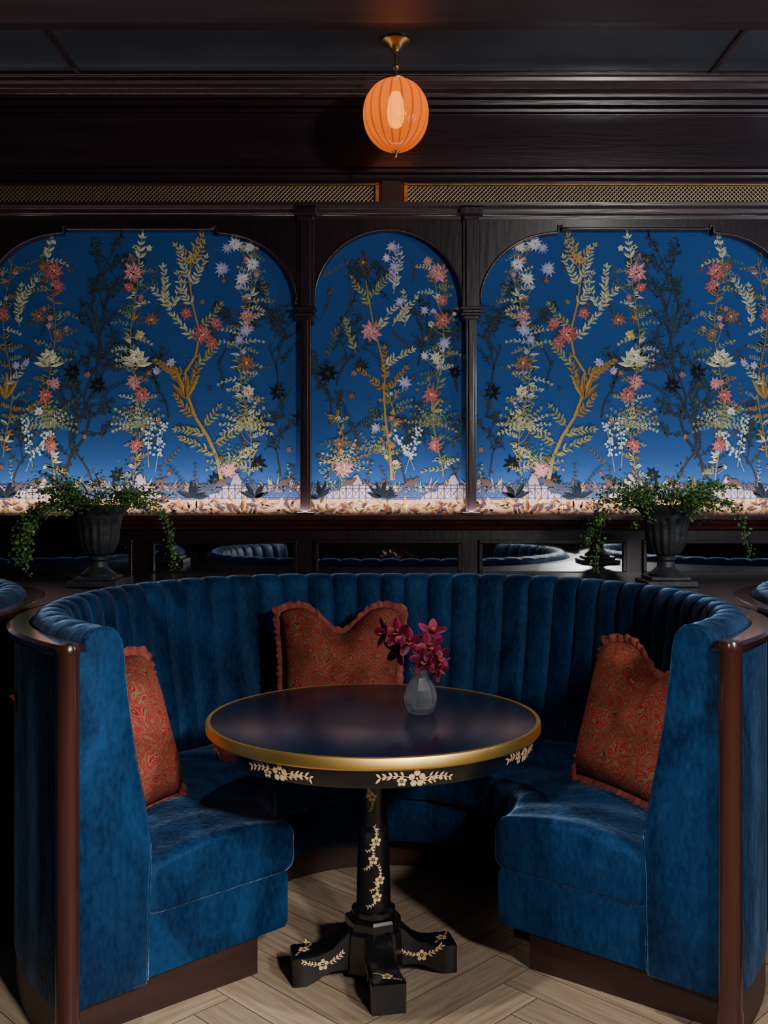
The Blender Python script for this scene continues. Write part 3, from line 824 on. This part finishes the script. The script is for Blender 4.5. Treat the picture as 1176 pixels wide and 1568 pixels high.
# ------------------------------------------------------------------ pillows
def pillow(loc,rot,w,h,T,chop,seed,sig=.36,taper=.06):
    e=empty('paisley_throw_pillow',loc); e.rotation_euler=rot
    n=36; V=[];F=[]; rp=random.Random(seed); ph=rp.uniform(0,6)
    def base(u,v):
        x=w/2*u*(1-.06*(1-v*v))*(1+taper*v); z=h/2*v*(1-.05*(1-u*u))
        f=max(0,(v+.6)/1.6)**1.6
        d=chop*exp(-(u/sig)**2)*f + .045*abs(u)**5*f
        return x, z-d
    for sgn in (-1,1):
        for j in range(n+1):
            for i in range(n+1):
                u=-1+2*i/n; v=-1+2*j/n
                x,z=base(u,v)
                t=T/2*((1-u**4)*(1-v**4))**.55
                t*=1-.55*exp(-(u/.22)**2)*max(0,v)**1.0*(chop>0)
                t+= .005*sin(9*u+ph)*sin(7*v+ph)*(1-u*u)*(1-v*v)
                V.append((x,sgn*t,z))
    m=(n+1)**2
    for s in (0,1):
        for j in range(n):
            for i in range(n):
                a=s*m+j*(n+1)+i; q=(a,a+1,a+n+2,a+n+1)
                F.append(q if s==0 else q[::-1])
    o=mk('cushion_body',V,F,PAIS,e,smooth=True,recalc=False)
    bm=bmesh.new(); bm.from_mesh(o.data); bmesh.ops.remove_doubles(bm,verts=bm.verts,dist=.0005); bmesh.ops.recalc_face_normals(bm,faces=bm.faces); bm.to_mesh(o.data); bm.free()
    per=[]; K=60
    for i in range(K): per.append((-1+2*i/K,-1,0,-1))
    for i in range(K): per.append((1,-1+2*i/K,1,0))
    for i in range(K): per.append((1-2*i/K,1,0,1))
    for i in range(K): per.append((-1,1-2*i/K,-1,0))
    V=[];F=[];n4=len(per)
    for i,(u,v,dx,dz) in enumerate(per):
        x,z=base(u,v); cu=abs(u)**8; cv=abs(v)**8
        ox=(u*cu if dx==0 else dx); oz=(v*cv if dz==0 else dz)
        wv=sin(i*1.9+ph)+.5*sin(i*.7)
        for k,(d,wa) in enumerate(((-.006,0),(.012,.3),(.028+.003*sin(i*1.3),1))):
            V.append((x+ox*d,.008*wv*wa,z+oz*d))
    for i in range(n4):
        j=(i+1)%n4
        for k in (0,1): F.append((i*3+k,j*3+k,j*3+k+1,i*3+k+1))
    r=mk('ruffle_trim',V,F,FRINGE,e,smooth=True); r.modifiers.new('s','SOLIDIFY').thickness=.003
    return e
pillow((-.178,4.06,.755),(radians(-14),0,radians(3)),.49,.50,.19,.115,1,.38,.04)
pillow((-.850,3.05,.69),(radians(-17),radians(-7),radians(58)),.46,.49,.26,.06,2)
pillow((.855,3.22,.71),(radians(-17),radians(5),radians(-56)),.49,.49,.25,.09,3)

# ------------------------------------------------------------------ urns with fern
def fern(loc,seed,trail):
    e=empty('potted_fern',loc); e.scale=(1.2,1.2,1.12)
    box('urn_plinth',-.088,.088,-.088,.088,0,.022,URN,e,.004)
    box('urn_plinth_step',-.07,.07,-.07,.07,.022,.036,URN,e,.004)
    fl=lambda a,z:(1+.035*cos(16*a)) if .115<z<.245 else 1
    lathe('urn_body',[(.001,.036),(.058,.036),(.06,.045),(.048,.055),(.032,.07),(.028,.09),(.036,.098),(.036,.106),(.030,.112),(.050,.122),(.064,.150),(.070,.18),(.072,.21),(.078,.24),(.083,.25),(.083,.262),(.090,.275),(.104,.290),(.106,.298),(.100,.302),(.085,.298),(.080,.285),(.001,.285)],URN,e,96,rf=fl)
    rr=random.Random(seed); V=[];F=[];C=[]; SV=[]
    def leaflet(p,d,r):
        d=d.normalized(); s_=d.cross(Vector((rr.uniform(-1,1),rr.uniform(-1,1),rr.uniform(-.3,1)))).normalized()
        k=len(V); t=rr.uniform(.5,1.35); c=(.09*t,.20*t,.04*t) if rr.random()<.85 else (.20*t,.30*t,.08*t)
        for (a,b_) in ((0,0),(.35,.42),(.8,.38),(1,0),(.8,-.38),(.35,-.42)):
            V.append(p+d*(a*r)+s_*(b_*r)); C.append(c)
        F.append(tuple(range(k,k+6)))
    for i in range(84):
        az=rr.uniform(0,2*pi); ln=rr.uniform(.12,.24); up=rr.uniform(.25,1.6); g=-.05
        tr=i<trail
        if tr:
            ln=rr.uniform(.30,.42); up=rr.uniform(.2,.5); az=rr.choice([pi+rr.uniform(-.4,.4)]*2+[rr.uniform(-.4,.4)])
        p=Vector((.06*cos(az),.06*sin(az),.29)); d=Vector((cos(az),sin(az),up)).normalized()
        n=int(ln/.010); pts=[p.copy()]
        for k in range(n):
            gg=g if not tr else (-.03 if k<11 else -.16)
            d=(d+Vector((rr.uniform(-.14,.14),rr.uniform(-.14,.14),gg))).normalized()
            q=p+d*.010
            if q.z<.06: break
            if q.y>.28: break
            p=q; pts.append(p.copy())
            if k>1 and not (tr and k<12 and k%3):
                for m_ in range(2+(k%2) if not tr else 4):
                    dd=(d+Vector((rr.uniform(-1.3,1.3),rr.uniform(-1.3,1.3),rr.uniform(-.9,.9))))
                    leaflet(p+dd.normalized()*rr.uniform(0,.024),dd,rr.uniform(.006,.013))
        if len(pts)>2: SV.append(pts)
    mk('fern_leaves',V,F,LEAFM,e,cols=C,recalc=False)
    sv=[];sf=[]
    for pts in SV:
        for a,b_ in zip(pts,pts[1:]):
            k=len(sv); o=Vector((.0009,0,.0009)); sv+= [a-o,b_-o,b_+o,a+o]; sf.append((k,k+1,k+2,k+3))
    mk('fern_stems',sv,sf,STEMM,e,recalc=False)
fern((-1.205,4.19,1.0665),1,10)
fern((1.190,4.19,1.0665),2,4)

# ------------------------------------------------------------------ pendant lamp
LP=(.052,4.37)
lm=empty('pendant_lamp',(LP[0],LP[1],0))
lathe('ceiling_canopy',[(.001,CEIL),(.062,CEIL),(.064,3.442),(.058,3.435),(.035,3.425),(.022,3.408),(.016,3.395),(.001,3.39)],AGEDBR,lm,48)
lathe('rod',[(.001,3.40),(.006,3.40),(.006,3.345),(.014,3.338),(.017,3.33),(.014,3.322),(.007,3.315),(.007,3.30),(.018,3.295),(.024,3.285),(.052,3.278),(.058,3.270),(.056,3.262),(.001,3.262)],AGEDBR,lm,48)
rib=lambda a,z:1+.038*abs(sin(9*a))**.6
gp=[]
for i in range(33):
    t=pi*(.13+.865*i/32); gp.append((max(.002,.140*sin(t)**.93*(1+.03*cos(t))),3.118+.158*cos(t)))
SH,nt,b,out=newmat('amber_opaline_glass')
tc=N(nt,'ShaderNodeTexCoord'); sp_=N(nt,'ShaderNodeSeparateXYZ'); nt.links.new(tc.outputs['Object'],sp_.inputs[0])
at=N(nt,'ShaderNodeMath',operation='ARCTAN2'); nt.links.new(sp_.outputs['Y'],at.inputs[0]); nt.links.new(sp_.outputs['X'],at.inputs[1])
m9=N(nt,'ShaderNodeMath',operation='MULTIPLY'); m9.inputs[1].default_value=9; nt.links.new(at.outputs[0],m9.inputs[0])
sn=N(nt,'ShaderNodeMath',operation='SINE'); nt.links.new(m9.outputs[0],sn.inputs[0])
ab=N(nt,'ShaderNodeMath',operation='ABSOLUTE'); nt.links.new(sn.outputs[0],ab.inputs[0])
cr=N(nt,'ShaderNodeValToRGB'); cr.color_ramp.elements[0].position=.04; cr.color_ramp.elements[0].color=(.50,.08,.006,1); cr.color_ramp.elements[1].position=.5; cr.color_ramp.elements[1].color=(.95,.30,.012,1)
nt.links.new(ab.outputs[0],cr.inputs[0])
tr=N(nt,'ShaderNodeBsdfTranslucent'); nt.links.new(cr.outputs[0],tr.inputs[0])
rf_=N(nt,'ShaderNodeBsdfTransparent'); rf_.inputs[0].default_value=(1,.55,.06,1)
m1=N(nt,'ShaderNodeMixShader'); m1.inputs[0].default_value=.16
nt.links.new(tr.outputs[0],m1.inputs[1]); nt.links.new(rf_.outputs[0],m1.inputs[2])
b.inputs['Base Color'].default_value=(.38,.085,.006,1); b.inputs['Roughness'].default_value=.15
m2=N(nt,'ShaderNodeMixShader'); m2.inputs[0].default_value=.35
nt.links.new(m1.outputs[0],m2.inputs[1]); nt.links.new(b.outputs[0],m2.inputs[2]); nt.links.new(m2.outputs[0],out.inputs[0])
lathe('ribbed_glass_globe',gp,SH,lm,180,rf=rib,deg=80)
BU,nt,b,out=newmat('warm_bulb')
b.inputs['Emission Color'].default_value=(1,.62,.10,1); b.inputs['Emission Strength'].default_value=13
b.inputs['Base Color'].default_value=(1,.8,.5,1)
lathe('bulb',[(.001,3.222),(.020,3.218),(.031,3.19),(.038,3.14),(.036,3.10),(.024,3.07),(.001,3.06)],BU,lm,32)
lathe('finial',[(.001,2.972),(.016,2.968),(.018,2.960),(.009,2.952),(.011,2.944),(.008,2.936),(.001,2.932)],AGEDBR,lm,32)

# ------------------------------------------------------------------ lights
def area(name,loc,target,size,energy,color=(1,1,1),sy=None,spread=None):
    l=bpy.data.lights.new(name,'AREA'); l.energy=energy; l.color=color; l.size=size
    if sy: l.shape='RECTANGLE'; l.size_y=sy
    if spread: l.spread=radians(spread)
    o=bpy.data.objects.new(name,l); o.location=loc
    d=Vector(target)-Vector(loc); o.rotation_euler=d.to_track_quat('-Z','Y').to_euler(); link(o); return o
def spot(name,loc,target,energy,deg,blend=.6,rad=.05,color=(1,.97,.94)):
    l=bpy.data.lights.new(name,'SPOT'); l.energy=energy; l.spot_size=radians(deg); l.spot_blend=blend; l.shadow_soft_size=rad; l.color=color
    o=bpy.data.objects.new(name,l); o.location=loc; o.rotation_euler=(Vector(target)-Vector(loc)).to_track_quat('-Z','Y').to_euler(); link(o); return o
area('key_light',(2.0,.1,2.45),(-.1,3.6,1.5),.3,88,(1,.97,.94))
spot('added_spot_left_bench',(1.15,-.3,2.2),(-.60,2.75,.38),480,25,.9,.12)  # unseen spot added to brighten the left end panel and seat
spot('added_spot_right_bench',(-.7,-.2,2.3),(.86,2.7,.42),270,21,.9,.12,(.95,.97,1))  # added narrow spot that lifts the right arm front, no real fixture
area('added_cornice_fill',(3.4,2.6,2.3),(1.8,4.8,3.4),.5,32,(.7,.82,1))  # invented cool light out of view, put in for cornice highlights
spot('added_top_spot',(-.1,1.75,3.35),(.08,2.75,.2),130,52,.7,.05,(1,.96,.9))  # unseen overhead spot added to light seat tops and front floor
l=area('led_ledge_strip',(0,4.818,wz(787)+.010),(0,4.875,3),8.8,60,(1,.89,.80),sy=.03)
l.rotation_euler=(radians(180-5),0,0)
w=bpy.data.worlds.new('World'); SC.world=w; w.use_nodes=True
w.node_tree.nodes['Background'].inputs[0].default_value=(.3,.45,.8,1); w.node_tree.nodes['Background'].inputs[1].default_value=.02

# ------------------------------------------------------------------ camera
cam=bpy.data.cameras.new('camera'); co=bpy.data.objects.new('camera',cam); link(co)
co.location=(0,0,1.45); co.rotation_euler=(radians(90),0,0)
cam.sensor_fit='VERTICAL'; cam.sensor_height=36; cam.lens=1520/1568*36; cam.shift_y=-27/1568; cam.clip_start=.05
SC.camera=co
